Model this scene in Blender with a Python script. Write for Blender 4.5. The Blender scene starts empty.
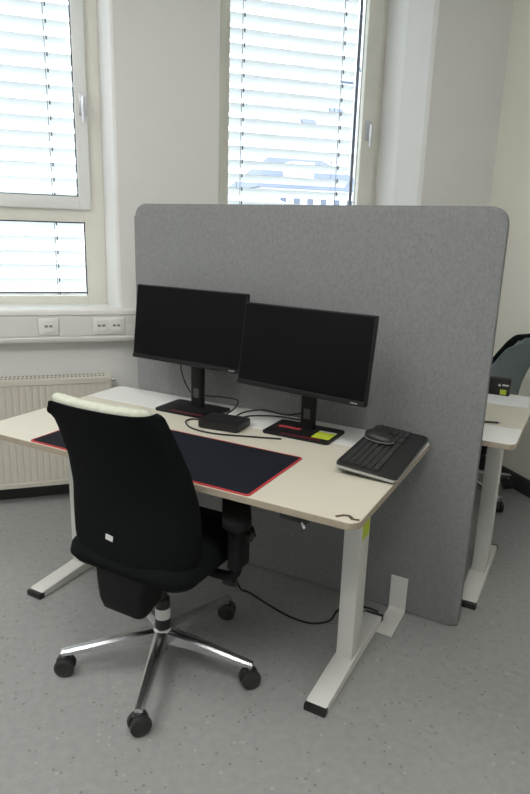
import bpy, bmesh, math, random
from mathutils import Vector, Matrix
random.seed(7)
PI = math.pi
SC = bpy.context.scene
COL = SC.collection

# ------------------------------------------------------------------ camera
CAM_H = 1.4739
PITCH, ROLL, YAW = math.radians(14.923), math.radians(1.764), math.radians(18.026)
cam_d = bpy.data.cameras.new('camera')
cam_d.sensor_fit = 'HORIZONTAL'; cam_d.sensor_width = 36.0; cam_d.lens = 616.7 / 530 * 36.0
cam_d.clip_start = .02; cam_d.clip_end = 500
cam = bpy.data.objects.new('camera', cam_d); COL.objects.link(cam)
_cy, _sy = math.cos(YAW), math.sin(YAW)
def _room(v):                       # camera-yaw frame -> room frame
    return Vector((v[0]*_cy + v[1]*_sy, -v[0]*_sy + v[1]*_cy, v[2]))
_r, _f, _u = Vector((1,0,0)), Vector((0,math.cos(PITCH),-math.sin(PITCH))), Vector((0,math.sin(PITCH),math.cos(PITCH)))
_r2 = _r*math.cos(ROLL) + _u*math.sin(ROLL); _u2 = -_r*math.sin(ROLL) + _u*math.cos(ROLL)
_a, _b, _c = _room(_r2), _room(_u2), _room(-_f)
cam.matrix_world = Matrix(((_a.x,_b.x,_c.x,0),(_a.y,_b.y,_c.y,0),(_a.z,_b.z,_c.z,CAM_H),(0,0,0,1)))
SC.camera = cam

# ------------------------------------------------------------------ world, exposure
SKY_STRENGTH = 5.2
LAMP_STRENGTH = 28.5
SC.view_settings.view_transform = 'Standard'; SC.view_settings.look = 'None'
SC.view_settings.gamma = 1.0; SC.view_settings.use_curve_mapping = False
SC.view_settings.exposure = 0.15
w = bpy.data.worlds.new('overcast_sky'); SC.world = w; w.use_nodes = True
wb = w.node_tree.nodes['Background']
wb.inputs['Color'].default_value = (.90, .96, 1.0, 1); wb.inputs['Strength'].default_value = SKY_STRENGTH
SC.cycles.use_denoising = True
SC.cycles.max_bounces = 10; SC.cycles.diffuse_bounces = 6; SC.cycles.transparent_max_bounces = 12
SC.cycles.sample_clamp_indirect = 6.0

# ------------------------------------------------------------------ materials
def mat(name, col, rough=.6, metal=0., spec=.5, var=0., scale=20., bump=0., bscale=200., emit=0., aniso=None):
    m = bpy.data.materials.new(name); m.use_nodes = True
    nt = m.node_tree; b = nt.nodes['Principled BSDF']
    b.inputs['Base Color'].default_value = (*col, 1); b.inputs['Roughness'].default_value = rough
    b.inputs['Metallic'].default_value = metal; b.inputs['Specular IOR Level'].default_value = spec
    tc = nt.nodes.new('ShaderNodeTexCoord')
    if var:
        n = nt.nodes.new('ShaderNodeTexNoise'); n.inputs['Scale'].default_value = scale; n.inputs['Detail'].default_value = 4
        nt.links.new(tc.outputs['Object'], n.inputs['Vector'])
        mr = nt.nodes.new('ShaderNodeMapRange'); mr.inputs['From Min'].default_value = .3; mr.inputs['From Max'].default_value = .7
        mr.inputs['To Min'].default_value = 1-var; mr.inputs['To Max'].default_value = 1+var
        nt.links.new(n.outputs['Fac'], mr.inputs['Value'])
        vm = nt.nodes.new('ShaderNodeVectorMath'); vm.operation = 'SCALE'; vm.inputs[0].default_value = col
        nt.links.new(mr.outputs['Result'], vm.inputs['Scale']); nt.links.new(vm.outputs['Vector'], b.inputs['Base Color'])
    if bump:
        n2 = nt.nodes.new('ShaderNodeTexNoise'); n2.inputs['Scale'].default_value = bscale; n2.inputs['Detail'].default_value = 3
        nt.links.new(tc.outputs['Object'], n2.inputs['Vector'])
        bp = nt.nodes.new('ShaderNodeBump'); bp.inputs['Strength'].default_value = bump; bp.inputs['Distance'].default_value = .002
        nt.links.new(n2.outputs['Fac'], bp.inputs['Height']); nt.links.new(bp.outputs['Normal'], b.inputs['Normal'])
    if emit:
        b.inputs['Emission Color'].default_value = (*col, 1); b.inputs['Emission Strength'].default_value = emit
    return m

M = {}
M['wall'] = mat('white_wall_paint', (.74, .74, .73), .85, var=.015, scale=3, bump=.15, bscale=120)
M['wall_cream'] = mat('cream_wall_paint', (.78, .765, .685), .85, var=.015, scale=3, bump=.15, bscale=120)
M['ceiling'] = mat('ceiling_paint', (.75, .75, .73), .9)
M['base'] = mat('dark_skirting', (.035, .035, .036), .6)
M['frame'] = mat('painted_window_frame', (.74, .73, .665), .45, var=.04, scale=6)
M['frame_white'] = mat('white_window_frame', (.76, .77, .76), .4)
M['metal'] = mat('brushed_metal', (.60, .61, .64), .4, metal=.9)
M['trunk'] = mat('white_trunking_plastic', (.72, .71, .69), .45)
M['socket'] = mat('socket_plastic', (.76, .76, .74), .4)
M['port'] = mat('socket_port', (.20, .20, .20), .6)
M['slot'] = mat('dark_slot', (.06, .06, .06), .6)
M['radiator'] = mat('cream_radiator_enamel', (.60, .57, .50), .4)
M['slat'] = mat('white_blind_slat', (.80, .82, .84), .55)
M['cord'] = mat('dark_blind_cord', (.10, .12, .16), .8)
M['rail'] = mat('dark_blind_rail', (.03, .035, .06), .5)
M['top'] = mat('cream_laminate', (.66, .625, .53), .35, var=.015, scale=40)
M['flap'] = mat('white_laminate', (.80, .80, .785), .35, var=.012, scale=40)
M['edge'] = mat('beige_edge_band', (.36, .31, .24), .5, var=.06, scale=30)
M['wmetal'] = mat('white_powder_coat', (.68, .68, .66), .4, bump=.1, bscale=500)
M['black'] = mat('black_plastic', (.012, .012, .013), .45)
M['softblack'] = mat('black_soft_plastic', (.007, .0075, .008), .7, spec=.22, bump=.2, bscale=500)
M['fabric_black'] = mat('black_mesh_fabric', (.006, .0075, .008), .95, spec=.12, var=.2, scale=300, bump=.5, bscale=700)
M['fabric_pale'] = mat('pale_green_grey_fabric', (.56, .58, .49), .9, var=.08, scale=60, bump=.4, bscale=500)
M['fabric_teal'] = mat('teal_grey_fabric', (.20, .245, .26), .9, var=.08, scale=60, bump=.4, bscale=500)
M['chrome'] = mat('polished_aluminium', (.66, .67, .69), .27, metal=1.)
M['caster'] = mat('caster_rubber', (.022, .022, .023), .5)
M['caster_rim'] = mat('caster_hood', (.035, .035, .037), .35)
M['display'] = mat('black_display', (.003, .003, .0045), .3, spec=.12)
M['bezel'] = mat('matt_black_bezel', (.007, .007, .008), .5, spec=.3)
M['red'] = mat('red_stitching', (.45, .03, .035), .7)
M['darkred'] = mat('dark_red_accent', (.09, .006, .012), .5)
M['mat'] = mat('navy_cloth', (.010, .0125, .019), .9, spec=.15, var=.15, scale=150, bump=.3, bscale=900)
M['lime'] = mat('lime_sticker', (.50, .60, .04), .6)
M['white'] = mat('white_label', (.72, .72, .72), .6)
M['redlabel'] = mat('red_label', (.40, .05, .06), .5)
M['key'] = mat('key_plastic', (.040, .040, .041), .4)
M['keybody'] = mat('keyboard_plastic', (.020, .020, .021), .42)
M['palm'] = mat('palm_rest_plastic', (.016, .016, .017), .6)
M['silver'] = mat('silver_trim', (.48, .48, .47), .35, metal=.6)
M['paper'] = mat('paper', (.78, .78, .80), .8)
M['brown'] = mat('brown_mark', (.10, .07, .045), .7)
M['cable'] = mat('black_cable', (.010, .010, .011), .5)
M['lamp_body'] = mat('lamp_housing', (.7, .7, .7), .5)
M['ext_wall'] = mat('pale_render', (.72, .72, .74), .9)
M['ext_white'] = mat('white_render', (.80, .80, .80), .9)
M['ext_roof'] = mat('blue_grey_roof', (.085, .108, .165), .7)
M['ext_hall'] = mat('pale_roof_sheet', (.36, .39, .43), .6)
M['ext_glass'] = mat('dark_window', (.07, .09, .14), .2)
M['ext_ground'] = mat('outdoor_paving', (.45, .45, .43), .9)

# lamp diffuser
m = bpy.data.materials.new('lamp_diffuser'); m.use_nodes = True
b = m.node_tree.nodes['Principled BSDF']; b.inputs['Base Color'].default_value = (.8, .8, .8, 1)
b.inputs['Emission Color'].default_value = (1, .98, .94, 1); b.inputs['Emission Strength'].default_value = LAMP_STRENGTH
M['diffuser'] = m

# window glass: thin pane, mostly clear with a faint reflection
m = bpy.data.materials.new('window_glass'); m.use_nodes = True; nt = m.node_tree; nt.nodes.clear()
o = nt.nodes.new('ShaderNodeOutputMaterial'); mx = nt.nodes.new('ShaderNodeMixShader')
tr = nt.nodes.new('ShaderNodeBsdfTransparent'); tr.inputs['Color'].default_value = (.95, .97, .97, 1)
gl = nt.nodes.new('ShaderNodeBsdfGlossy'); gl.inputs['Roughness'].default_value = .02
mx.inputs['Fac'].default_value = .05
nt.links.new(tr.outputs[0], mx.inputs[1]); nt.links.new(gl.outputs[0], mx.inputs[2]); nt.links.new(mx.outputs[0], o.inputs['Surface'])
M['glass'] = m

# felt: heathered grey
m = mat('grey_felt', (.20, .205, .21), .95, spec=.2, bump=.5, bscale=500)
nt = m.node_tree; b = nt.nodes['Principled BSDF']; tc = nt.nodes.new('ShaderNodeTexCoord')
n1 = nt.nodes.new('ShaderNodeTexNoise'); n1.inputs['Scale'].default_value = 120; n1.inputs['Detail'].default_value = 5; n1.inputs['Roughness'].default_value = .7
mp = nt.nodes.new('ShaderNodeMapping'); mp.inputs['Scale'].default_value = (1, 1, .6)
nt.links.new(tc.outputs['Object'], mp.inputs['Vector']); nt.links.new(mp.outputs['Vector'], n1.inputs['Vector'])
cr = nt.nodes.new('ShaderNodeValToRGB'); e = cr.color_ramp.elements
e[0].position = .30; e[0].color = (.205, .212, .220, 1); e[1].position = .70; e[1].color = (.275, .282, .288, 1)
nt.links.new(n1.outputs['Fac'], cr.inputs['Fac']); nt.links.new(cr.outputs['Color'], b.inputs['Base Color'])
M['felt'] = m

# linoleum floor with small flecks
m = mat('grey_linoleum', (.25, .25, .245), .5, spec=.35)
nt = m.node_tree; b = nt.nodes['Principled BSDF']; tc = nt.nodes.new('ShaderNodeTexCoord')
n1 = nt.nodes.new('ShaderNodeTexNoise'); n1.inputs['Scale'].default_value = 35; n1.inputs['Detail'].default_value = 6
nt.links.new(tc.outputs['Object'], n1.inputs['Vector'])
cr = nt.nodes.new('ShaderNodeValToRGB'); e = cr.color_ramp.elements
e[0].position = .3; e[0].color = (.285, .290, .288, 1); e[1].position = .7; e[1].color = (.330, .334, .330, 1)
nt.links.new(n1.outputs['Fac'], cr.inputs['Fac'])
def flecks(scale, lo, hi, col, prev, dens):
    v = nt.nodes.new('ShaderNodeTexVoronoi'); v.inputs['Scale'].default_value = scale
    nt.links.new(tc.outputs['Object'], v.inputs['Vector'])
    r = nt.nodes.new('ShaderNodeMapRange'); r.inputs['From Min'].default_value = lo; r.inputs['From Max'].default_value = hi
    r.inputs['To Min'].default_value = 1; r.inputs['To Max'].default_value = 0
    nt.links.new(v.outputs['Distance'], r.inputs['Value'])
    sp = nt.nodes.new('ShaderNodeSeparateColor'); nt.links.new(v.outputs['Color'], sp.inputs[0])
    gt = nt.nodes.new('ShaderNodeMath'); gt.operation = 'GREATER_THAN'; gt.inputs[1].default_value = dens
    nt.links.new(sp.outputs[0], gt.inputs[0])
    mu = nt.nodes.new('ShaderNodeMath'); mu.operation = 'MULTIPLY'
    nt.links.new(gt.outputs[0], mu.inputs[0]); nt.links.new(r.outputs['Result'], mu.inputs[1])
    mi = nt.nodes.new('ShaderNodeMix'); mi.data_type = 'RGBA'
    nt.links.new(mu.outputs[0], mi.inputs['Factor']); nt.links.new(prev, mi.inputs['A']); mi.inputs['B'].default_value = (*col, 1)
    return mi.outputs['Result']
c = flecks(42, .10, .24, (.19, .19, .185), cr.outputs['Color'], .62)
c = flecks(34, .10, .24, (.39, .39, .38), c, .80)
c = flecks(5, .03, .045, (.07, .07, .07), c, .80)
nt.links.new(c, b.inputs['Base Color'])
M['floor'] = m

# ------------------------------------------------------------------ mesh helpers
def link(o, parent=None):
    COL.objects.link(o)
    if parent: o.parent = parent
    return o
def obj(name, bm, material, parent=None, smooth=False):
    me = bpy.data.meshes.new(name)
    bmesh.ops.recalc_face_normals(bm, faces=bm.faces)
    bm.to_mesh(me); bm.free()
    if smooth:
        for p in me.polygons: p.use_smooth = True
        me.set_sharp_from_angle(angle=math.radians(smooth if smooth is not True else 40))
    me.materials.append(M[material])
    return link(bpy.data.objects.new(name, me), parent)
def tag(o, label, cat, group=None):
    o['label'] = label; o['category'] = cat
    if group: o['group'] = group
    return o
def thing(name, label, cat, loc=(0,0,0), rz=0, group=None):
    o = bpy.data.objects.new(name, None); o.location = loc; o.rotation_euler = (0,0,rz); o.empty_display_size = .1
    COL.objects.link(o)
    return tag(o, label, cat, group)
def struct(o):
    o['kind'] = 'structure'; return o
def box(bm, x0, x1, y0, y1, z0, z1, bev=0, seg=2):
    t = bmesh.new()
    vs = [t.verts.new((x, y, z)) for z in (z0, z1) for y in (y0, y1) for x in (x0, x1)]
    for f in ((0,2,3,1),(4,5,7,6),(0,1,5,4),(2,6,7,3),(0,4,6,2),(1,3,7,5)): t.faces.new([vs[i] for i in f])
    if bev: bmesh.ops.bevel(t, geom=t.edges[:], offset=bev, segments=seg, profile=.5, affect='EDGES')
    merge(bm, t); return bm
def merge(bm, t, mx=None):
    if mx is not None: bmesh.ops.transform(t, matrix=mx, verts=t.verts)
    me = bpy.data.meshes.new('_t'); t.to_mesh(me); t.free(); bm.from_mesh(me); bpy.data.meshes.remove(me)
    return bm
def B(*a, **k): return box(bmesh.new(), *a, **k)
def rrect(x0, x1, y0, y1, r, n=5):
    """rounded outline; r a number or four radii for corners (x0y0, x1y0, x1y1, x0y1)"""
    rs = r if isinstance(r, (list, tuple)) else (r,)*4
    out = []
    for (cx, cy, a0), rr in zip(((x0,y0,PI),(x1,y0,1.5*PI),(x1,y1,0),(x0,y1,.5*PI)), rs):
        sx = 1 if cx == x0 else -1; sy = 1 if cy == y0 else -1
        if rr <= 0: out.append((cx, cy)); continue
        for i in range(n+1):
            a = a0 + .5*PI*i/n
            out.append((cx + sx*rr + rr*math.cos(a), cy + sy*rr + rr*math.sin(a)))
    return out
def prism(bm, pts, z0, z1, bev=0, seg=2, axis='z'):
    t = bmesh.new()
    lo = [t.verts.new((x, y, z0)) for x, y in pts]; hi = [t.verts.new((x, y, z1)) for x, y in pts]
    n = len(pts)
    f0 = t.faces.new(lo[::-1]); f1 = t.faces.new(hi)
    for i in range(n): t.faces.new((lo[i], lo[(i+1)%n], hi[(i+1)%n], hi[i]))
    if bev:
        ed = list(f0.edges) + list(f1.edges)
        bmesh.ops.bevel(t, geom=ed, offset=bev, segments=seg, profile=.5, affect='EDGES')
    mx = None
    if axis == 'y': mx = Matrix(((1,0,0,0),(0,0,1,0),(0,1,0,0),(0,0,0,1)))     # (x, y, z) -> x stays, profile y becomes z, extrusion runs along y
    if axis == 'x': mx = Matrix(((0,0,1,0),(1,0,0,0),(0,1,0,0),(0,0,0,1)))     # profile (y, z), extrusion along x
    return merge(bm, t, mx)
def P(*a, **k): return prism(bmesh.new(), *a, **k)
def lathe(bm, prof, n=24, mx=None):
    t = bmesh.new(); rings = []
    for r, z in prof:
        rings.append([t.verts.new((r*math.cos(2*PI*i/n), r*math.sin(2*PI*i/n), z)) for i in range(n)] if r > 1e-6 else [t.verts.new((0,0,z))])
    for a, b_ in zip(rings, rings[1:]):
        for i in range(n):
            j = (i+1) % n
            if len(a) == 1 and len(b_) == 1: continue
            if len(a) == 1: t.faces.new((a[0], b_[j], b_[i]))
            elif len(b_) == 1: t.faces.new((a[i], a[j], b_[0]))
            else: t.faces.new((a[i], a[j], b_[j], b_[i]))
    return merge(bm, t, mx)
def catmull(pts, k=8):
    p = [Vector(q) for q in pts]; out = []
    for i in range(len(p)-1):
        a, b_, c_, d = p[max(i-1,0)], p[i], p[i+1], p[min(i+2,len(p)-1)]
        for j in range(k):
            u = j/k
            out.append(.5*((2*b_) + (c_-a)*u + (2*a-5*b_+4*c_-d)*u*u + (3*b_-a-3*c_+d)*u**3))
    out.append(p[-1]); return out
def tube(bm, pts, r, n=8, smooth=8):
    path = catmull(pts, smooth) if smooth else [Vector(q) for q in pts]
    rad = r if callable(r) else (lambda u: r)
    t = bmesh.new(); rings = []; up = Vector((0,0,1))
    for i, q in enumerate(path):
        d = (path[min(i+1,len(path)-1)] - path[max(i-1,0)]).normalized()
        s = d.cross(up)
        if s.length < .05: s = d.cross(Vector((0,1,0)))
        s.normalize(); v = s.cross(d).normalized(); up = v
        rr = rad(i/(len(path)-1))
        rings.append([t.verts.new(q + rr*(math.cos(2*PI*j/n)*s + math.sin(2*PI*j/n)*v)) for j in range(n)])
    for a, b_ in zip(rings, rings[1:]):
        for j in range(n): t.faces.new((a[j], a[(j+1)%n], b_[(j+1)%n], b_[j]))
    t.faces.new(rings[0][::-1]); t.faces.new(rings[-1])
    return merge(bm, t)
def loft(bm, rings, cap=True):
    t = bmesh.new(); R = [[t.verts.new(q) for q in ring] for ring in rings]; n = len(R[0])
    for a, b_ in zip(R, R[1:]):
        for j in range(n): t.faces.new((a[j], a[(j+1)%n], b_[(j+1)%n], b_[j]))
    if cap: t.faces.new(R[0][::-1]); t.faces.new(R[-1])
    return merge(bm, t)
def T(x, y, z, rx=0, ry=0, rz=0):
    return Matrix.Translation((x,y,z)) @ Matrix.Rotation(rz,4,'Z') @ Matrix.Rotation(ry,4,'Y') @ Matrix.Rotation(rx,4,'X')
def copy_part(o, parent, loc=None):
    c = o.copy(); COL.objects.link(c); c.parent = parent
    if loc is not None: c.location = loc
    return c

# ------------------------------------------------------------------ room shell
X0, X1, Y0, YW, YO, ZC = -3.0, 2.57, -2.6, 3.45, 4.05, 3.45
YF = 3.83                       # room side of the window frames
SILL, HEAD = 1.035, 3.12
struct(obj('floor', B(X0-.2, X1+.2, Y0-.2, YO, -.12, 0), 'floor'))
struct(obj('ceiling', B(X0-.2, X1+.2, Y0-.2, YO, ZC, ZC+.15), 'ceiling'))
wb_ = bmesh.new()
box(wb_, X0, X1, YW, YO, 0, SILL-.002)
box(wb_, X0, X1, YW, YO, HEAD, ZC)
def pier(pts): prism(wb_, pts, SILL-.002, HEAD)
pier([(.262,YF-.30),(.270,YW+.012),(.284,YW),(.82,YW),(.875,YF),(.875,YO),(.234,YO),(.234,YF)])
pier([(2.062,YW+.02),(2.080,YW),(X1,YW),(X1,YO),(1.962,YO),(1.962,YF),(1.988,3.63)])
pier([(X0,YW),(-1.16,YW),(-1.08,YF),(-1.08,YO),(X0,YO)])
struct(obj('wall_back', wb_, 'wall'))
struct(obj('wall_right', B(X1, X1+.2, Y0, YO, 0, ZC), 'wall_cream'))
struct(obj('wall_left', B(X0-.2, X0, Y0, YO, 0, ZC), 'wall'))
struct(obj('wall_front', B(X0-.2, X1+.2, Y0-.2, Y0, 0, ZC), 'wall'))
struct(obj('baseboard_back', P([(YW,0),(YW,.10),(YW-.008,.10),(YW-.014,.09),(YW-.014,0)], X0, X1-.014, axis='x'), 'base'))
struct(obj('baseboard_right', P([(X1,0),(X1,.10),(X1-.008,.10),(X1-.014,.09),(X1-.014,0)], Y0, YW, axis='y'), 'base'))

# ------------------------------------------------------------------ windows
def frame_bm(x0, x1, z0, z1, y0, y1, l, r, b_, t_, bev=.004):
    bm = bmesh.new()
    box(bm, x0, x0+l, y0, y1, z0, z1, bev); box(bm, x1-r, x1, y0, y1, z0, z1, bev)
    box(bm, x0+l-.001, x1-r+.001, y0+.001, y1, z0, z0+b_, bev); box(bm, x0+l-.001, x1-r+.001, y0+.001, y1, z1-t_, z1, bev)
    return bm
def window_root(name):
    o = bpy.data.objects.new(name, None); COL.objects.link(o); return struct(o)
def handle(parent, x, z, y):
    h = obj('handle', B(x-.022, x+.022, y-.012, y, z-.045, z+.07, .004), 'metal', parent, 30)
    bm = bmesh.new()
    lathe(bm, [(0,0),(.011,0),(.011,.03),(0,.03)], 12, T(x, y-.012, z+.035, rx=PI/2))
    tube(bm, [(x, y-.042, z+.042), (x, y-.044, z-.02), (x+.002, y-.042, z-.085)], lambda u: .011-.003*u, 8)
    obj('lever', bm, 'metal', h, 40)
def gasket_bm(x0, x1, z0, z1, y, w_=.007):
    bm = bmesh.new()
    box(bm, x0, x0+w_, y, y+.004, z0, z1); box(bm, x1-w_, x1, y, y+.004, z0, z1)
    box(bm, x0, x1, y, y+.0035, z0, z0+w_); box(bm, x0, x1, y, y+.0035, z1-w_, z1)
    return bm
# left window: fixed light below, opening sash above
w1 = window_root('window_1')
bm = frame_bm(-1.08, .234, SILL-.03, HEAD+.02, YF, YF+.08, .11, .109, .075, .09)
box(bm, -.98, .13, YF+.001, YF+.08, 1.500, 1.60, .004)
obj('frame', bm, 'frame', w1, 30)
obj('sash', frame_bm(-1.03, .161, 1.570, HEAD-.02, YF-.022, YF+.05, .065, .065, .068, .065), 'frame_white', w1, 30)
obj('pane', B(-.97, .10, YF+.030, YF+.034, 1.635, 3.04), 'glass', w1)
obj('pane', B(-.975, .13, YF+.034, YF+.038, 1.09, 1.505), 'glass', w1)
obj('gasket', gasket_bm(-.965, .0955, 1.638, 3.035, YF+.025), 'rail', w1)
obj('gasket', gasket_bm(-.970, .125, 1.095, 1.500, YF+.028), 'rail', w1)
obj('window_sill', B(-1.10, .25, YW+.0, YF+.03, SILL-.03, SILL, .004), 'frame_white', w1, 30)
handle(w1, .140, 2.11, YF-.022)
# narrow window behind the partition
w2 = window_root('window_2')
obj('frame', frame_bm(.875, 1.962, SILL-.03, HEAD+.02, YF, YF+.08, .05, .05, .09, .09), 'frame', w2, 30)
obj('sash', frame_bm(.905, 1.925, SILL+.04, HEAD-.02, YF-.022, YF+.05, .060, .100, .07, .065), 'frame', w2, 30)
obj('pane', B(.96, 1.830, YF+.030, YF+.034, 1.15, 3.04), 'glass', w2)
obj('gasket', gasket_bm(.964, 1.826, 1.16, 3.035, YF+.022, .003), 'rail', w2)
obj('window_sill', B(.86, 1.99, YW+.0, YF+.03, SILL-.03, SILL, .004), 'frame_white', w2, 30)
handle(w2, 1.868, 2.10, YF-.022)

# ------------------------------------------------------------------ exterior blinds, slat by slat
def blind(x0, x1, cords, label):
    r = thing('venetian_blind', label, 'blind', ((x0+x1)/2, 3.985, 0), 0, 'exterior blinds outside the windows')
    hw = (x1-x0)/2; w_ = .040
    prof = []
    tilt = math.radians(31)
    for i in range(7):
        u = -1 + 2*i/6
        a, c_ = u*w_, .0055*(1-u*u)
        prof.append((a*math.cos(tilt) - c_*math.sin(tilt), -a*math.sin(tilt) + c_*math.cos(tilt)))
    under = [(y + .0012*math.sin(-tilt), z - .0012) for y, z in reversed(prof)]
    base = obj('slat', P(prof+under, -hw, hw, axis='x'), 'slat', r, 60)
    n = 26; z = 1.07; base.location = (0, 0, z)
    for i in range(1, n):
        s = copy_part(base, r, (0, 0, z + i*.0815))
    for cx in cords:
        bm = bmesh.new()
        for dy in (-.041, .041): box(bm, cx-(x0+x1)/2-.0018, cx-(x0+x1)/2+.0018, dy-.001, dy+.001, 1.05, 3.2)
        cd = obj('ladder_cord', bm, 'cord', r)
        clip = None
        for i in range(n):
            if clip is None:
                clip = obj('clip', B(-.004, .004, -.003, .003, -.012, .012), 'cord', cd); k = clip
            else: k = copy_part(clip, cd)
            k.location = (cx-(x0+x1)/2 + .012, -.040, z + i*.0815 + .012)
    obj('bottom_rail', B(-hw, hw, -.04, .04, 1.012, 1.032, .003), 'slat', r)
    for sx in (-1, 1): obj('guide_rail', B(sx*(hw+.009)-.008, sx*(hw+.009)+.008, -.050, -.036, 1.0, 3.2), 'rail', r)
    return r
blind(-1.02, .118, (-.80, -.045), 'white slatted blind outside the window above the radiator')
blind(.915, 1.826, (1.075, 1.725), 'white slatted blind outside the window behind the felt partition')

# ------------------------------------------------------------------ outdoors, seen through the slats
G = -5.0
struct(obj('ground_outside', B(-90, 120, YO+.3, 140, G-.2, G), 'ext_ground'))
def house(name, label, x0, x1, y0, y1, eave, ridge, wall, roof, wins, hip=0., chim=()):
    r = thing(name, label, 'building', ((x0+x1)/2, (y0+y1)/2, G))
    hx, hy = (x1-x0)/2, (y1-y0)/2; e_, rg = eave-G, ridge-G
    obj('wall', B(-hx, hx, -hy, hy, 0, e_), wall, r)
    bm = bmesh.new()
    o_ = .4
    v = [bm.verts.new(q) for q in ((-hx-o_,-hy-o_,e_),(hx+o_,-hy-o_,e_),(hx+o_,hy+o_,e_),(-hx-o_,hy+o_,e_),(-hx-o_+hip,0,rg),(hx+o_-hip,0,rg))]
    for f in ((0,1,5,4),(2,3,4,5),(0,4,3),(1,2,5),(3,2,1,0)): bm.faces.new([v[i] for i in f])
    obj('roof', bm, roof, r)
    proto = None
    for (wx, wz, ww, wh) in wins:
        f = obj('window', B(-ww/2, ww/2, -.06, .02, -wh/2, wh/2), 'ext_glass', r); f.location = (wx-(x0+x1)/2, -hy, wz-G)
    for (cx, cz) in chim:
        obj('chimney', B(cx-(x0+x1)/2-.8, cx-(x0+x1)/2+.8, -hy+.2, -hy+1.8, e_-1.5, cz-G), 'ext_white', r)
    return r
rows = [(x_, z_, .42, .62) for z_ in (2.0, 3.4) for x_ in [12.9+.95*i for i in range(8)]]
house('apartment_house', 'pale house with blue grey roof and rows of small windows outside', 12.3, 20.5, 40, 50, 4.3, 6.7, 'ext_wall', 'ext_roof', rows, 2.4, ((15.2, 6.0),))
rows = [(x_, z_, .36, .5) for z_ in (1.2, 2.4) for x_ in [6.4+.9*i for i in range(5)]]
house('terrace_house', 'lower pale house with small windows in front of blue grey roof', 5.5, 11.2, 33, 39, 3.0, 3.9, 'ext_white', 'ext_hall', rows, 1.0)
# the large hall with a pale sloping roof and roof windows
hall = thing('industrial_hall', 'large hall with pale sloping roof and dark skylights outside', 'building', (34, 64, G))
def hallz(y): return 9.0 + (y+9)*.9
bm = bmesh.new(); box(bm, -20, 20, -8, 12, 0, 13.5); obj('wall', bm, 'ext_wall', hall)
bm = bmesh.new()
v = [bm.verts.new(q) for q in ((-20.0,-9,13.4),(22,-9,13.4),(22,12,32),(-2.5,12,32),(-20.0,-9,13.0),(22,-9,13.0),(22,12,31.6),(-2.5,12,31.6))]
for f in ((0,1,2,3),(7,6,5,4),(0,4,5,1),(1,5,6,2),(2,6,7,3),(3,7,4,0)): bm.faces.new([v[i] for i in f])
obj('roof', bm, 'ext_hall', hall)
slope = math.atan2(18.6, 21)
for sx, sy in ((-11.5, -5.5), (-8.0, -3.8), (-5.2, .5), (-2.2, 2.4), (3.0, -4), (7, 2)):
    s = obj('skylight', B(-.7, .7, -.35, .35, -.1, .15), 'ext_glass', hall)
    s.location = (sx, sy, 13.4 + (sy+9)*18.6/21 + .05); s.rotation_euler = (slope, 0, 0)

# ------------------------------------------------------------------ ceiling lamps
for i, (lx, ly) in enumerate(((-1.6, 2.1), (-1.6, .2), (.3, .2))):
    lp = thing('ceiling_lamp', ('long flat ceiling lamp closest to the window wall', 'long flat ceiling lamp by the left wall away from the windows', 'long flat ceiling lamp in the middle of the room')[i], 'lamp', (lx, ly, ZC), 0, 'ceiling lamps')
    obj('housing', B(-.16, .16, -.64, .64, -.06, 0, .006), 'lamp_body', lp)
    obj('diffuser', B(-.14, .14, -.62, .62, -.075, -.061), 'diffuser', lp)

# ------------------------------------------------------------------ cable trunking with sockets
tr = thing('cable_trunking', 'white wall trunking running under the window sill', 'trunking', (0, YW-.001, .90))
obj('back_channel', P([(0,-.015),(0,.155),(-.055,.155),(-.072,.150),(-.076,.140),(-.076,.128),(-.070,.124),(-.070,.012),(-.076,.008),(-.076,-.004),(-.070,-.015)], -2.9, 2.5, axis='x'), 'trunk', tr, 30)
cuts = [-2.9, -.145, -.045, .128, .292, 1.4, 2.5]
for a, b_ in ((-2.9,-.146),(-.044,.127),(.293,2.5)):
    obj('cover', B(a+.001, b_-.001, -.074, -.069, .018, .118, .0015), 'trunk', tr)
def socket(name, x0, x1, mods, label):
    s = thing(name, label, 'socket', ((x0+x1)/2, YW-.070, .9675))
    hw = (x1-x0)/2
    obj('plate', B(-hw, hw, -.010, -.0002, -.044, .044, .003), 'socket', s, 30)
    for m_ in mods:
        p = obj('port_module', B(m_-.026, m_+.026, -.0135, -.009, -.026, .034, .0015), 'socket', s)
        for dx in (-.011, .011): obj('port', B(m_+dx-.008, m_+dx+.008, -.0142, -.0130, -.002, .009), 'port', p)
socket('network_socket', -.145, -.045, (0,), 'single white network socket plate in the trunking')
socket('network_socket', .128, .292, (-.039, .039), 'double white network socket plate in the trunking beside the partition')

# ------------------------------------------------------------------ radiator
rad = thing('radiator', 'cream ribbed panel radiator under the window', 'radiator', (-.6, YW-.001, .10))
RX0, RX1 = -.75, .81          # local: world x -1.35 .. .21
pts = []
pitch = .0333; x = RX0+.03; front = []
while x < RX1-.03:
    front += [(x, -.112), (x+.006, -.1140), (x+.0225, -.1140), (x+.0285, -.112)]; x += pitch
prof = [(RX0, -.108)] + front + [(RX1, -.108), (RX1, -.100), (RX0, -.100)]
bm = P(prof, .03, .565)
for z_ in ((0, .03), (.565, .598)): box(bm, RX0, RX1, -.1165, -.100, z_[0], z_[1], .004)
obj('front_panel', bm, 'radiator', rad)
obj('rear_panel', B(RX0, RX1, -.045, -.030, 0, .595, .004), 'radiator', rad)
bm = bmesh.new()
for sx in (RX0, RX1-.004): box(bm, sx, sx+.004, -.112, -.032, .02, .600)
obj('side_cover', bm, 'radiator', rad)
gr = obj('top_grille', B(RX0, RX1, -.114, -.030, .594, .602, .002), 'radiator', rad)
sl = None; x = RX0+.02
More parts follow.
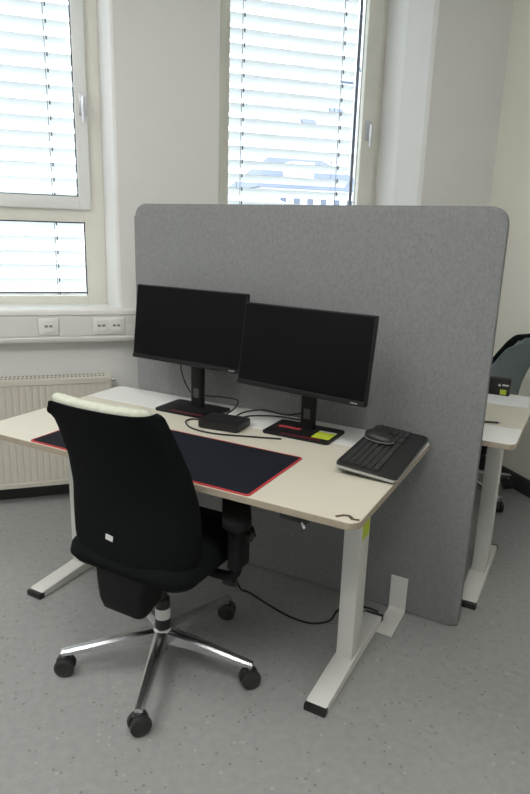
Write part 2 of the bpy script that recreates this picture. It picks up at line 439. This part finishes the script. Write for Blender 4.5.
for row in (-.095, -.049):
    x = RX0+.02
    while x < RX1-.03:
        if sl is None: sl = obj('slot', B(0, .009, -.010, .010, .6012, .6024), 'slot', gr); s = sl
        else: s = copy_part(sl, gr)
        s.location = (x, row, 0); x += .0205
bm = bmesh.new(); lathe(bm, [(0,0),(.012,0),(.012,.022),(.007,.026),(0,.026)], 12, T(RX1+.0, -.075, .575, ry=PI/2))
obj('bleed_valve', bm, 'metal', rad, 40)
for px_ in (-.6, .6):
    obj('wall_bracket', B(px_-.02, px_+.02, -.031, 0, .15, .45), 'radiator', rad)
bm = bmesh.new(); tube(bm, [(-.70,-.05,.02),(-.70,-.05,-.06),(-.70,-.05,-.0995)], .009, 8, 0); obj('pipe', bm, 'radiator', rad)

# ------------------------------------------------------------------ desk frame of reference
DA = math.radians(-45.973); DX, DY = .69668, 1.32754
def W(s, t, z=0): return (DX + s*math.cos(DA) - t*math.sin(DA), DY + s*math.sin(DA) + t*math.cos(DA), z)

# ------------------------------------------------------------------ felt partition
pa = thing('partition_screen', 'tall grey felt partition with rounded corners behind the monitors', 'partition', W(-.61, .822, 0), DA)
bm = P(rrect(-.781, .781, .004, 1.580, (.02, .02, .055, .055), 8), -.0225, .0225, bev=.010, seg=3, axis='y')
obj('felt_panel', bm, 'felt', pa, 35)
for sx in (.542, -.56):
    bk = bmesh.new()
    path = [(-.212,.002),(-.045,.002),(-.0330,.006),(-.0275,.018),(-.0255,.155)]
    th = .0035; inner = []
    for i, (y, z) in enumerate(path):
        a = Vector(path[max(i-1,0)]); c_ = Vector(path[min(i+1,len(path)-1)]); d = (c_-a).normalized(); n_ = Vector((-d.y, d.x))
        inner.append((y+n_.x*th, z+n_.y*th))
    prism(bk, path + inner[::-1], sx-.034, sx+.034, axis='x')
    obj('foot_bracket', bk, 'wmetal', pa)

# ------------------------------------------------------------------ desks
def make_desk(name, label, loc, rz, h, L, Dp, split, flap_side, legs, extras=True, mark=False):
    """local: x from -L (left) to 0 (right), y from 0 (front) to Dp (back)"""
    d = thing(name, label, 'desk', loc, rz)
    R = .035
    t0 = h-.022
    obj('tabletop', P(rrect(-L, 0, 0, split-.0008, (R, R, 0, 0)), t0+.0, h, bev=.0012, seg=1), 'top', d)
    obj('rear_flap', P(rrect(-L, 0, split+.0008, Dp, (0, 0, R, R)), t0, h, bev=.0012, seg=1), 'flap', d)
    a = rrect(-L-.0012, .0012, -.0012, Dp+.0012, R+.001); bi = rrect(-L+.0005, -.0005, .0005, Dp-.0005, R)
    bm = bmesh.new(); n = len(a)
    va = [[bm.verts.new((x, y, z)) for x, y in q] for q, z in ((a, t0+.0005), (a, h-.0022), (bi, h-.0022), (bi, t0+.0005))]
    for k in range(4):
        A_, B_ = va[k], va[(k+1) % 4]
        for i in range(n): bm.faces.new((A_[i], A_[(i+1)%n], B_[(i+1)%n], B_[i]))
    obj('edge_band', bm, 'edge', d)
    for lx in legs:
        ft = obj('foot', P([(.115,0),(.115,.020),(.135,.030),(.36,.040),(.46,.040),(.675,.030),(.695,.020),(.695,0)], lx-.036, lx+.036, bev=.003, seg=1, axis='x'), 'wmetal', d, 30)
        for y0, y1 in ((.108, .136), (.674, .704)):
            obj('end_cap', B(lx-.0375, lx+.0375, y0, y1, -.0001, .0245, .004), 'black', ft, 30)
        lg = obj('leg', B(lx-.030, lx+.030, .360, .450, .040, .62, .004), 'wmetal', d, 30)
        obj('inner_column', B(lx-.025, lx+.025, .365, .445, .62, t0-.03, .003), 'wmetal', lg, 30)
        obj('mounting_arm', B(lx-.035, lx+.035, .10, .70, t0-.032, t0, .004), 'wmetal', lg, 30)
    bm = bmesh.new()
    for y0 in (.30, .47): box(bm, legs[0], legs[1], y0, y0+.04, t0-.030, t0-.002)
    obj('crossbar', bm, 'wmetal', d)
    return d
desk = make_desk('desk', 'white height-adjustable desk with two monitors and a mouse mat on it', W(0,0,0), DA, .74, 1.497, .797, .575, 1, (-1.388, -.132))
# controls, sticker and worn mark on the front desk
hc = obj('height_control', B(-.235, -.150, .012, .060, .694, .718, .004), 'black', desk, 30)
bm = bmesh.new(); tube(bm, [(-.165,.016,.700),(-.155,.006,.690),(-.150,-.002,.694)], .004, 6); obj('control_lever', bm, 'metal', hc)
st = obj('inspection_sticker', B(-.1025, -.1015, .372, .440, .495, .565), 'lime', desk)
st.location = (.0, 0, 0)
bm = bmesh.new()
for a, b_ in (((-.068,.018),(-.050,.038)), ((-.050,.038),(-.036,.040)), ((-.036,.040),(-.022,.026)), ((-.022,.026),(-.006,.030))):
    a = Vector(a); b_ = Vector(b_); n_ = (b_-a).normalized(); q = Vector((-n_.y, n_.x))*.0055
    prism(bm, [tuple(a-q), tuple(b_-q+n_*.002), tuple(b_+q+n_*.002), tuple(a+q)], .7402, .7406)
obj('scuff_mark', bm, 'brown', desk)

# back desk, mirrored behind the partition
bd = make_desk('desk', 'pale desk with papers on it behind the felt partition', W(.283-1.5+.0, 1.665, 0), DA+PI, .76, 1.5, .80, .58, -1, (-1.392, -.108))

# ------------------------------------------------------------------ desk things
ZT = .7405
mm = thing('desk_mat', 'dark navy desk mat with red stitched edge', 'mat', W(-.775, .188, ZT), DA)
obj('cloth', P(rrect(-.443, .443, -.183, .183, .012), 0, .003, bev=.0008, seg=1), 'mat', mm)
a = rrect(-.4455, .4455, -.1855, .1855, .013); bi = rrect(-.4395, .4395, -.1795, .1795, .010)
bm = bmesh.new(); n = len(a)
va = [[bm.verts.new((x, y, z)) for x, y in q] for q, z in ((a, .0), (a, .0030), (bi, .0036), (bi, .0))]
for k in range(3):
    for i in range(n): bm.faces.new((va[k][i], va[k][(i+1)%n], va[k+1][(i+1)%n], va[k+1][i]))
obj('stitched_edge', bm, 'red', mm)

def monitor(label, s, t, zb, rz, tilt, base_s, base_t, stickers, wid=.545, hei=.312, mount=.062):
    r = thing('monitor', label, 'monitor', W(base_s, base_t, ZT), DA + rz*.0)
    # base plate
    bp_ = obj('base', P(rrect(-.135, .135, -.090, .085, .010), 0, .010, bev=.003), 'bezel', r, 30)
    obj('accent_strip', B(-.060, .100, -.0865, -.070, .0098, .0106), 'darkred', bp_)
    for (nm, x0, x1, y0, y1, m_) in stickers: obj(nm, B(x0, x1, y0, y1, .0099, .0108), m_, bp_)
    # neck, leaning back a little
    nk = obj('neck', P(rrect(-.030, .030, .020, .048, .010), .010, .36, bev=.003), 'bezel', r, 30)
    obj('cable_hole', B(-.014, .014, .0185, .022, .05, .09, .004), 'slot', nk)
    dx, dy = s-base_s, t-base_t
    hz = bmesh.new(); prism(hz, rrect(-wid/2, wid/2, 0, hei, .006, 3), 0, .022, bev=.004, axis='y')
    prism(hz, rrect(-.19, .19, .05, hei-.05, .02, 4), .018, .045, bev=.012, axis='y')
    box(hz, -.045, .045, .040, mount, hei/2-.05, hei/2+.05, .004)
    mxp = T(dx, dy, zb-ZT, rx=-tilt, rz=rz)
    bmesh.ops.transform(hz, matrix=mxp, verts=hz.verts)
    pn = obj('panel', hz, 'bezel', r, 30)
    sc = B(-wid/2+.006, wid/2-.006, -.0008, .0015, .020, hei-.006); bmesh.ops.transform(sc, matrix=mxp, verts=sc.verts)
    obj('screen', sc, 'display', pn)
    ch = bmesh.new(); box(ch, -wid/2+.002, wid/2-.002, -.004, .003, .0, .017, .002); bmesh.ops.transform(ch, matrix=mxp, verts=ch.verts)
    obj('chin', ch, 'bezel', pn)
    lg = bmesh.new()
    for i, dx_ in enumerate((0, .007, .014, .021)): box(lg, wid/2-.055+dx_, wid/2-.050+dx_, -.0046, -.0038, .006, .011)
    bmesh.ops.transform(lg, matrix=mxp, verts=lg.verts)
    obj('button_marks', lg, 'silver', pn)
    return r
monitor('black monitor standing close to the radiator end of the desk', -.994, .614, .937, math.radians(-3), math.radians(7), -.968, .645,
        [], .562)
monitor('black monitor with lime and red stickers on its base', -.444, .545, .910, math.radians(-6.5), math.radians(8), -.445, .628,
        [('lime_sticker', .055, .125, -.060, .015, 'lime'), ('white_sticker', .055, .125, .016, .030, 'white'), ('red_sticker', -.110, -.015, -.010, .012, 'redlabel')], mount=.10)

hub = thing('docking_station', 'small black docking box on the desk with cables plugged in', 'dock', W(-.740, .53, ZT), DA + math.radians(6))
obj('body', P(rrect(-.085, .085, -.065, .060, .010), .003, .030, bev=.004), 'black', hub, 30)
obj('rubber_base', P(rrect(-.078, .078, -.058, .053, .010), 0, .003), 'softblack', hub)
for px_ in (-.05, -.025, .02): obj('port', B(px_-.008, px_+.008, .0602, .062, .010, .020), 'slot', hub)
obj('power_button', B(.05, .066, -.012, .004, .0298, .0312, .0006), 'caster_rim', hub)

def cable(label, pts, r=.0032, name='cable'):
    bm = bmesh.new(); tube(bm, [W(*p) for p in pts], r, 7, 8)
    return tag(obj(name, bm, 'cable', None, 60), label, 'cable', None)
zc = ZT + .0036
cable('black cable looping on the desk in front of the dock', [(-.828,.525,ZT+.014),(-.862,.538,zc),(-.895,.525,zc),(-.890,.480,zc),(-.820,.428,zc),(-.716,.423,zc),(-.56,.475,zc),(-.48,.505,zc)])
cable('black cable arching from the dock to the left monitor neck', [(-.79,.600,ZT+.016),(-.765,.64,ZT+.04),(-.79,.71,ZT+.055),(-.88,.735,ZT+.05),(-.95,.700,ZT+.055),(-.975,.698,ZT+.07)])
cable('black cable running from the dock to the neck of the stickered monitor', [(-.745,.602,ZT+.016),(-.72,.66,ZT+.03),(-.66,.71,ZT+.035),(-.57,.71,ZT+.03),(-.50,.70,ZT+.05),(-.465,.688,ZT+.065)])
cable('second thin black cable behind the dock crossing to the stickered monitor', [(-.715,.602,ZT+.016),(-.69,.65,ZT+.02),(-.62,.745,ZT+.006),(-.52,.757,ZT+.006),(-.45,.735,ZT+.03),(-.44,.688,ZT+.055)])
cable('thin black cable hanging behind the monitor close to the radiator', [(-1.06,.690,.965),(-1.065,.692,.90),(-1.05,.70,.84),(-1.02,.70,.80),(-.99,.698,.79)], .0028)
cable('black power cable trailing over the floor under the desk', [(-.66,.52,.70),(-.69,.54,.45),(-.70,.56,.15),(-.69,.585,.02),(-.64,.59,.0042),(-.50,.545,.0042),(-.40,.525,.0042),(-.325,.535,.0042),(-.277,.585,.0042),(-.275,.66,.0042),(-.25,.72,.0042),(-.18,.745,.0042),(-.13,.74,.0042)], .004)

# keyboard lying sideways, function row towards the monitors
kb = thing('keyboard', 'black keyboard with silver edge lying sideways on the desk corner', 'keyboard', W(-.099, .542, ZT), DA + math.radians(92))
# local: x along the length (-.235 .. .235), y from palm rest (-) to function row (+)
kt = math.radians(5)
def kbm(bm): bmesh.ops.transform(bm, matrix=T(0, 0, .010, rx=kt), verts=bm.verts); return bm
obj('body', kbm(P(rrect(-.232, .232, -.100, .100, .016), 0, .020, bev=.005, seg=2)), 'keybody', kb, 30)
a = rrect(-.2335, .2335, -.1015, .1015, .017); bm = bmesh.new(); n = len(a)
bi = rrect(-.228, .228, -.096, .096, .014)
va = [[bm.verts.new((x, y, z)) for x, y in q] for q, z in ((a, .004), (a, .0125), (bi, .0125), (bi, .004))]
for k in range(4):
    for i in range(n): bm.faces.new((va[k][i], va[k][(i+1)%n], va[(k+1)%4][(i+1)%n], va[(k+1)%4][i]))
obj('silver_edge', kbm(bm), 'silver', kb)
obj('palm_rest', kbm(P(rrect(-.226, .226, -.094, -.040, .012), .0195, .0225, bev=.001, seg=1)), 'palm', kb)
obj('key_well', kbm(P(rrect(-.222, .222, -.035, .092, .006), .0195, .0206)), 'black', kb)
for sx in (-.17, .17): obj('tilt_foot', B(sx-.015, sx+.015, .075, .085, 0, .018), 'black', kb)
obj('front_foot', B(-.2, .2, -.090, -.080, 0, .004), 'black', kb)
key = None
for row in range(6):
    y = -.026 + row*.0205
    for (x0, cnt) in ((-.213, 15), (.085+.0, 3), (.150, 4)):
        skip = ()
        i = 0
        while i < cnt:
            wide = 1
            if cnt == 15 and row == 0 and i == 4: wide = 6
            ck = None
            if wide == 1 and key is not None: ck = copy_part(key, kb)
            elif wide == 1:
                bm = bmesh.new(); prism(bm, rrect(-.0083, .0083, -.0083, .0083, .0015, 1), 0, .0042)
                key = ck = obj('key', bm, 'key', kb)
            else:
                bm = bmesh.new(); prism(bm, rrect(-.0083, .0083+.0190*(wide-1), -.0083, .0083, .0015, 1), 0, .0042)
                ck = obj('space_bar', bm, 'key', kb)
            if not (cnt == 3 and row in (2,) or (cnt == 3 and row == 1 and i != 1)):
                pass
            p = T(0, 0, .010, rx=kt) @ Vector((x0 + .0190*i + .009, y, .0206)); ck.location = p; ck.rotation_euler = (kt, 0, 0)
            i += wide
ms = thing('computer_mouse', 'black computer mouse resting on top of the keyboard', 'mouse', W(-.137, .585, ZT+.0420), DA + math.radians(68))
def mouse_ring(z, k):
    return [(.034*k*math.cos(a)*(1+.08*math.sin(a)), .060*k*math.sin(a), z + (.004*math.sin(a) if z > .01 else 0)) for a in [2*PI*i/20 for i in range(20)]]
bm = bmesh.new(); loft(bm, [mouse_ring(z, k) for z, k in ((0,.90),(.004,1.0),(.014,.98),(.022,.86),(.028,.66),(.031,.40),(.0322,.12))])
obj('shell', bm, 'keybody', ms, 60)
bm = bmesh.new(); lathe(bm, [(0,-.0035),(.009,-.0035),(.0095,0),(.009,.0035),(0,.0035)], 14, T(0, .030, .0235, ry=PI/2)); obj('scroll_wheel', bm, 'caster_rim', ms, 40)
a = mouse_ring(.002, 1.02); c_ = mouse_ring(.0055, 1.03); bm = bmesh.new(); loft(bm, [a, c_]); obj('base_trim', bm, 'silver', ms, 40)

# ------------------------------------------------------------------ office chair at the desk
def office_chair(name, label, loc, rz, back_fab, back_shell, base_rot, tagged=True, arms=True, recline=0., seat_fab='fabric_black', wing=.058):
    """local: +y is forwards, origin on the floor under the gas lift"""
    c = thing(name, label, 'chair', loc, rz)
    # ---- five-star base
    hubm = bmesh.new(); lathe(hubm, [(0,.075),(.030,.075),(.036,.085),(.040,.115),(.036,.135),(.030,.140),(0,.140)], 20)
    hb = obj('base_hub', hubm, 'chrome', c, 40)
    for k in range(5):
        a = base_rot + k*2*PI/5
        rings = []
        for u, hw, z0, z1 in ((.030,.024,.088,.134),(.10,.022,.090,.128),(.20,.019,.088,.114),(.31,.0155,.080,.099),(.342,.012,.080,.094)):
            rings.append([(u,-hw,z0),(u,-hw*.96,z1-.006),(u,-hw*.55,z1),(u,hw*.55,z1),(u,hw*.96,z1-.006),(u,hw,z0)])
        bm = bmesh.new(); loft(bm, rings)
        arm = obj('base_leg', bm, 'chrome', c, 35); arm.rotation_euler = (0, 0, a)
        cs = obj('caster', B(-.006, .006, -.020, .024, .022, .066, .004), 'caster_rim', c, 40)
        st_ = bmesh.new(); lathe(st_, [(0,.045),(.006,.045),(.006,.085),(0,.085)], 10); obj('stem', st_, 'metal', cs, 40)
        for sx in (-1, 1):
            bm = bmesh.new(); lathe(bm, [(0,.004),(.022,.004),(.032,.006),(.034,.012),(.033,.021),(.025,.025),(.022,.0235),(0,.024)], 22, T(0, 0, .034, ry=sx*PI/2))
            obj('wheel', bm, 'caster', cs, 40)
        hd = bmesh.new()
        ring0 = [(-.0255, .033*math.cos(q), .033+.033*math.sin(q)) for q in [PI*.05 + PI*.75*i/10 for i in range(11)]]
        cs.location = (.331*math.cos(a), .331*math.sin(a), 0); cs.rotation_euler = (0, 0, math.radians(-50 + (12, -22, 25, -8, 18)[k]))
        hd.free()
    # ---- gas lift and mechanism
    bm = bmesh.new(); lathe(bm, [(0,.137),(.026,.137),(.026,.245),(.024,.250),(.016,.250),(.016,.345),(0,.345)], 20)
    gl_ = obj('gas_lift', bm, 'black', c, 40)
    bm = bmesh.new(); lathe(bm, [(.0266,.175),(.0266,.215)], 20); obj('white_label', bm, 'white', gl_)
    bm = bmesh.new(); lathe(bm, [(0,.045),(.014,.045),(.014,.078),(0,.078)], 12); obj('lift_stub', bm, 'black', gl_)
    bm = bmesh.new(); box(bm, -.080, .080, -.12, .15, .345, .408, .018, 3)
    mc = obj('tilt_mechanism', bm, 'softblack', c, 40)
    bm = bmesh.new(); tube(bm, [(.09,.06,.365),(.17,.06,.362),(.225,.055,.358)], .006, 8); lathe(bm, [(0,0),(.014,0),(.016,.02),(.013,.045),(0,.047)], 12, T(.215,.055,.358, ry=PI/2)); obj('height_lever', bm, 'black', mc, 40)
    bm = bmesh.new(); lathe(bm, [(0,0),(.028,0),(.032,.012),(.028,.024),(0,.026)], 16, T(.0, .155, .36, rx=-PI/2)); obj('tension_knob', bm, 'black', mc, 40)
    # ---- seat
    def seat_ring(z, inset, dome=0):
        pts = []
        for x, y in rrect(-.245+inset, .245-inset, -.22+inset, .275-inset, max(.02, .085-inset), 6):
            pts.append((x, y, z + dome*max(0, 1-(x/.25)**2)*.5 - (.018 if y > .22 else 0)*(1 if z > .45 else .3)))
        return pts
    bm = bmesh.new(); loft(bm, [seat_ring(.430,.045), seat_ring(.436,.018), seat_ring(.460,0), seat_ring(.485,.006), seat_ring(.500,.022,.01), seat_ring(.508,.07,.02), seat_ring(.510,.15,.03)])
    obj('seat', bm, seat_fab, c, 60)
    bm = bmesh.new(); prism(bm, rrect(-.19, .19, -.15, .215, .06), .404, .436, bev=.010); sp_ = obj('seat_pan', bm, 'softblack', c, 40)
    obj('white_label', B(.1895, .1915, .105, .130, .408, .432), 'white', sp_)
    # ---- backrest: black shell with a pale cushion in front
    rec = recline
    table = [(.450,-.208,.205),(.52,-.213,.232),(.60,-.212,.236),(.70,-.214,.228),(.80,-.236,.216),(.90,-.276,.204),(.97,-.310,.197),(1.000,-.325,.194)]
    def interp(z):
        z = min(1.0, max(.45, z))
        for (z0,t0,w0),(z1,t1,w1_) in zip(table, table[1:]):
            if z <= z1 + 1e-9:
                u = (z-z0)/(z1-z0); return t0+(t1-t0)*u - rec*max(0, z-.5), w0+(w1_-w0)*u
    bow = lambda x: .040*(abs(x)/.22)**2.2
    def back_ring(z, y_off0, y_off1, shrink=0, nx=12):
        y, hw = interp(z); hw -= shrink; out = []
        xs = [-hw + 2*hw*i/nx for i in range(nx+1)]
        edge = lambda x: 1 - max(0, (abs(x)/hw-.86)/.14)**2*.55
        mid = (y_off0+y_off1)/2; h_ = (y_off1-y_off0)/2
        for x in xs: out.append((x, y + mid - h_*edge(x) + bow(x), z))
        for x in reversed(xs): out.append((x, y + mid + h_*edge(x) + bow(x), z))
        return out
    def shell_ring(z, shrink=0, wing=wing, thin=.012):
        """thin sheet across the back, folded forwards along both sides"""
        y, hw = interp(z); hw -= shrink
        outer = [(-hw, y+bow(hw)+wing), (-hw-.001, y+bow(hw)+wing*.45), (-hw+.008, y+bow(hw)+.006), (-hw+.024, y+bow(hw)*.80-.002)]
        xs = [(-hw+.04) + (2*hw-.08)*i/10 for i in range(11)]
        outer += [(x, y+bow(x)*.9-.003) for x in xs]
        outer += [(-x, q) for x, q in reversed(outer[:4])]
        inner = []
        for i, q in enumerate(outer):
            a_ = Vector(outer[max(i-1,0)]); c2 = Vector(outer[min(i+1,len(outer)-1)]); d_ = (c2-a_).normalized()
            inner.append((q[0]-d_.y*thin, q[1]+d_.x*thin))
        return [(x, q, z - (.030*min(1, max(0, (z-.94)/.05)) if x < -hw+.03 else 0)) for x, q in outer + inner[::-1]]
    zs = [.455 + (.985-.455)*i/20 for i in range(21)]
    bm = bmesh.new(); loft(bm, [shell_ring(.446, .020, wing*.8, .006)] + [shell_ring(z) for z in zs] + [shell_ring(.995, .003, wing*.96, .010), shell_ring(1.001, .008, wing*.9, .006)])
    bs = obj('back_shell', bm, back_shell, c, 60)
    rings = []
    for i, z in enumerate([.49, .50] + [.52 + .45*i/16 for i in range(17)] + [.990, 1.004, 1.012]):
        k = {0: (.045, .028, .045), 1: (.030, .020, .060)}.get(i, (.016, .010, .070))
        if z > .98: k = (.018, .010, .066) if z < 1.0 else ((.022, .014, .058) if z < 1.008 else (.034, .024, .046))
        rings.append(back_ring(z, k[1], k[2], k[0]))
    bm = bmesh.new(); loft(bm, rings)
    obj('back_cushion', bm, back_fab, c, 60)
    # lower carrier that joins backrest and mechanism
    rings = []
    for z, hw, y0, y1 in ((.276,.066,-.165,-.135),(.282,.080,-.182,-.110),(.298,.088,-.196,-.090),(.33,.092,-.206,-.085),(.39,.096,-.210,-.085),(.45,.120,-.203,-.120),(.52,.155,-.198,-.178),(.56,.140,-.195,-.180)):
        rings.append([(x-.014*min(1, max(0, (.45-z)/.06)), y, z + (.05*max(0,(y+.19)/.12) if z < .30 else 0)) for x, y in rrect(-hw, hw, y0, y1, min(.03,(y1-y0)*.45), 4)])
    bm = bmesh.new(); loft(bm, rings); obj('back_carrier', bm, 'softblack', c, 60)
    if tagged:
        tg = B(-.014, .014, -.001, .001, -.009, .009); tgo = obj('white_tag', tg, 'white', bs)
        tgo.location = (-.030, -.2165, .565); tgo.rotation_euler = (0, math.radians(8), 0)
    # ---- armrests
    if arms:
        for sx in (-1, 1):
            bm = bmesh.new()
            tube(bm, [(sx*.10,.03,.395),(sx*.20,.03,.390),(sx*.262,.03,.402),(sx*.280,.03,.45),(sx*.282,.03,.52),(sx*.280,.03,.60)], .017, 10)
            box(bm, sx*.282-.021, sx*.282+.021, -.01, .07, .44, .60, .010, 2)
            ar = obj('armrest', bm, 'softblack', c, 50)
            bm = bmesh.new(); prism(bm, rrect(-.045, .045, -.11, .13, .040, 6), .600, .632, bev=.010, seg=3)
            bmesh.ops.transform(bm, matrix=T(sx*.262, .045, 0, rz=sx*math.radians(32)), verts=bm.verts)
            obj('arm_pad', bm, 'softblack', ar, 40)
            bm = bmesh.new(); lathe(bm, [(0,0),(.016,0),(.019,.008),(.016,.020),(0,.022)], 14, T(sx*.300, .045, .545, ry=sx*PI/2)); obj('arm_knob', bm, 'black', ar, 40)
    return c
office_chair('office_chair', 'black office chair with pale headrest edge and aluminium base at the desk', W(-.700, .075, 0), DA + math.radians(0), 'fabric_pale', 'fabric_black', math.radians(7))

# ------------------------------------------------------------------ chair behind the partition
ch2 = office_chair('office_chair', 'teal grey office chair beside the right wall behind the partition', W(-.125, 2.20, 0), DA + math.radians(67), 'fabric_black', 'fabric_teal', math.radians(-31), tagged=False, arms=False, recline=.16, wing=.012)
dv = thing('device_box', 'black box with white print and lime sticker on the back desk', 'box', W(.110, 1.625, .7605), DA)
obj('case', B(-.075, .055, -.022, .022, 0, .082, .004), 'black', dv, 30)
bm = bmesh.new()
prism(bm, [(.000,.046),(.014,.046),(.007,.058)], -.0228, -.0220, axis='y')
for i in range(4): box(bm, .020+i*.0075, .0255+i*.0075, -.0228, -.0220, .048, .056)
obj('white_print', bm, 'white', dv)
obj('lime_sticker', B(.012, .040, -.0228, -.0220, .006, .030), 'lime', dv)

# ------------------------------------------------------------------ papers and pen on the back desk
p1 = tag(obj('paper_sheet', P([(-.15,-.105),(.15,-.105),(.15,.105),(-.15,.105)], 0, .0012), 'paper'), 'white paper sheets lying on the back desk', 'paper')
p1.location = W(.110, 1.525, .7605); p1.rotation_euler = (0, 0, DA + math.radians(4))
pen = thing('pen', 'black pen on the back desk near the partition', 'pen', W(.145, 1.10, .7605+.004), DA + math.radians(18))
bm = bmesh.new(); tube(bm, [(-.06,0,0),(.045,0,0)], .004, 8, 0); obj('barrel', bm, 'black', pen, 40)
bm = bmesh.new(); tube(bm, [(.045,0,0),(.058,0,0)], lambda u: .004-.003*u, 8, 0); obj('tip', bm, 'metal', pen, 40)
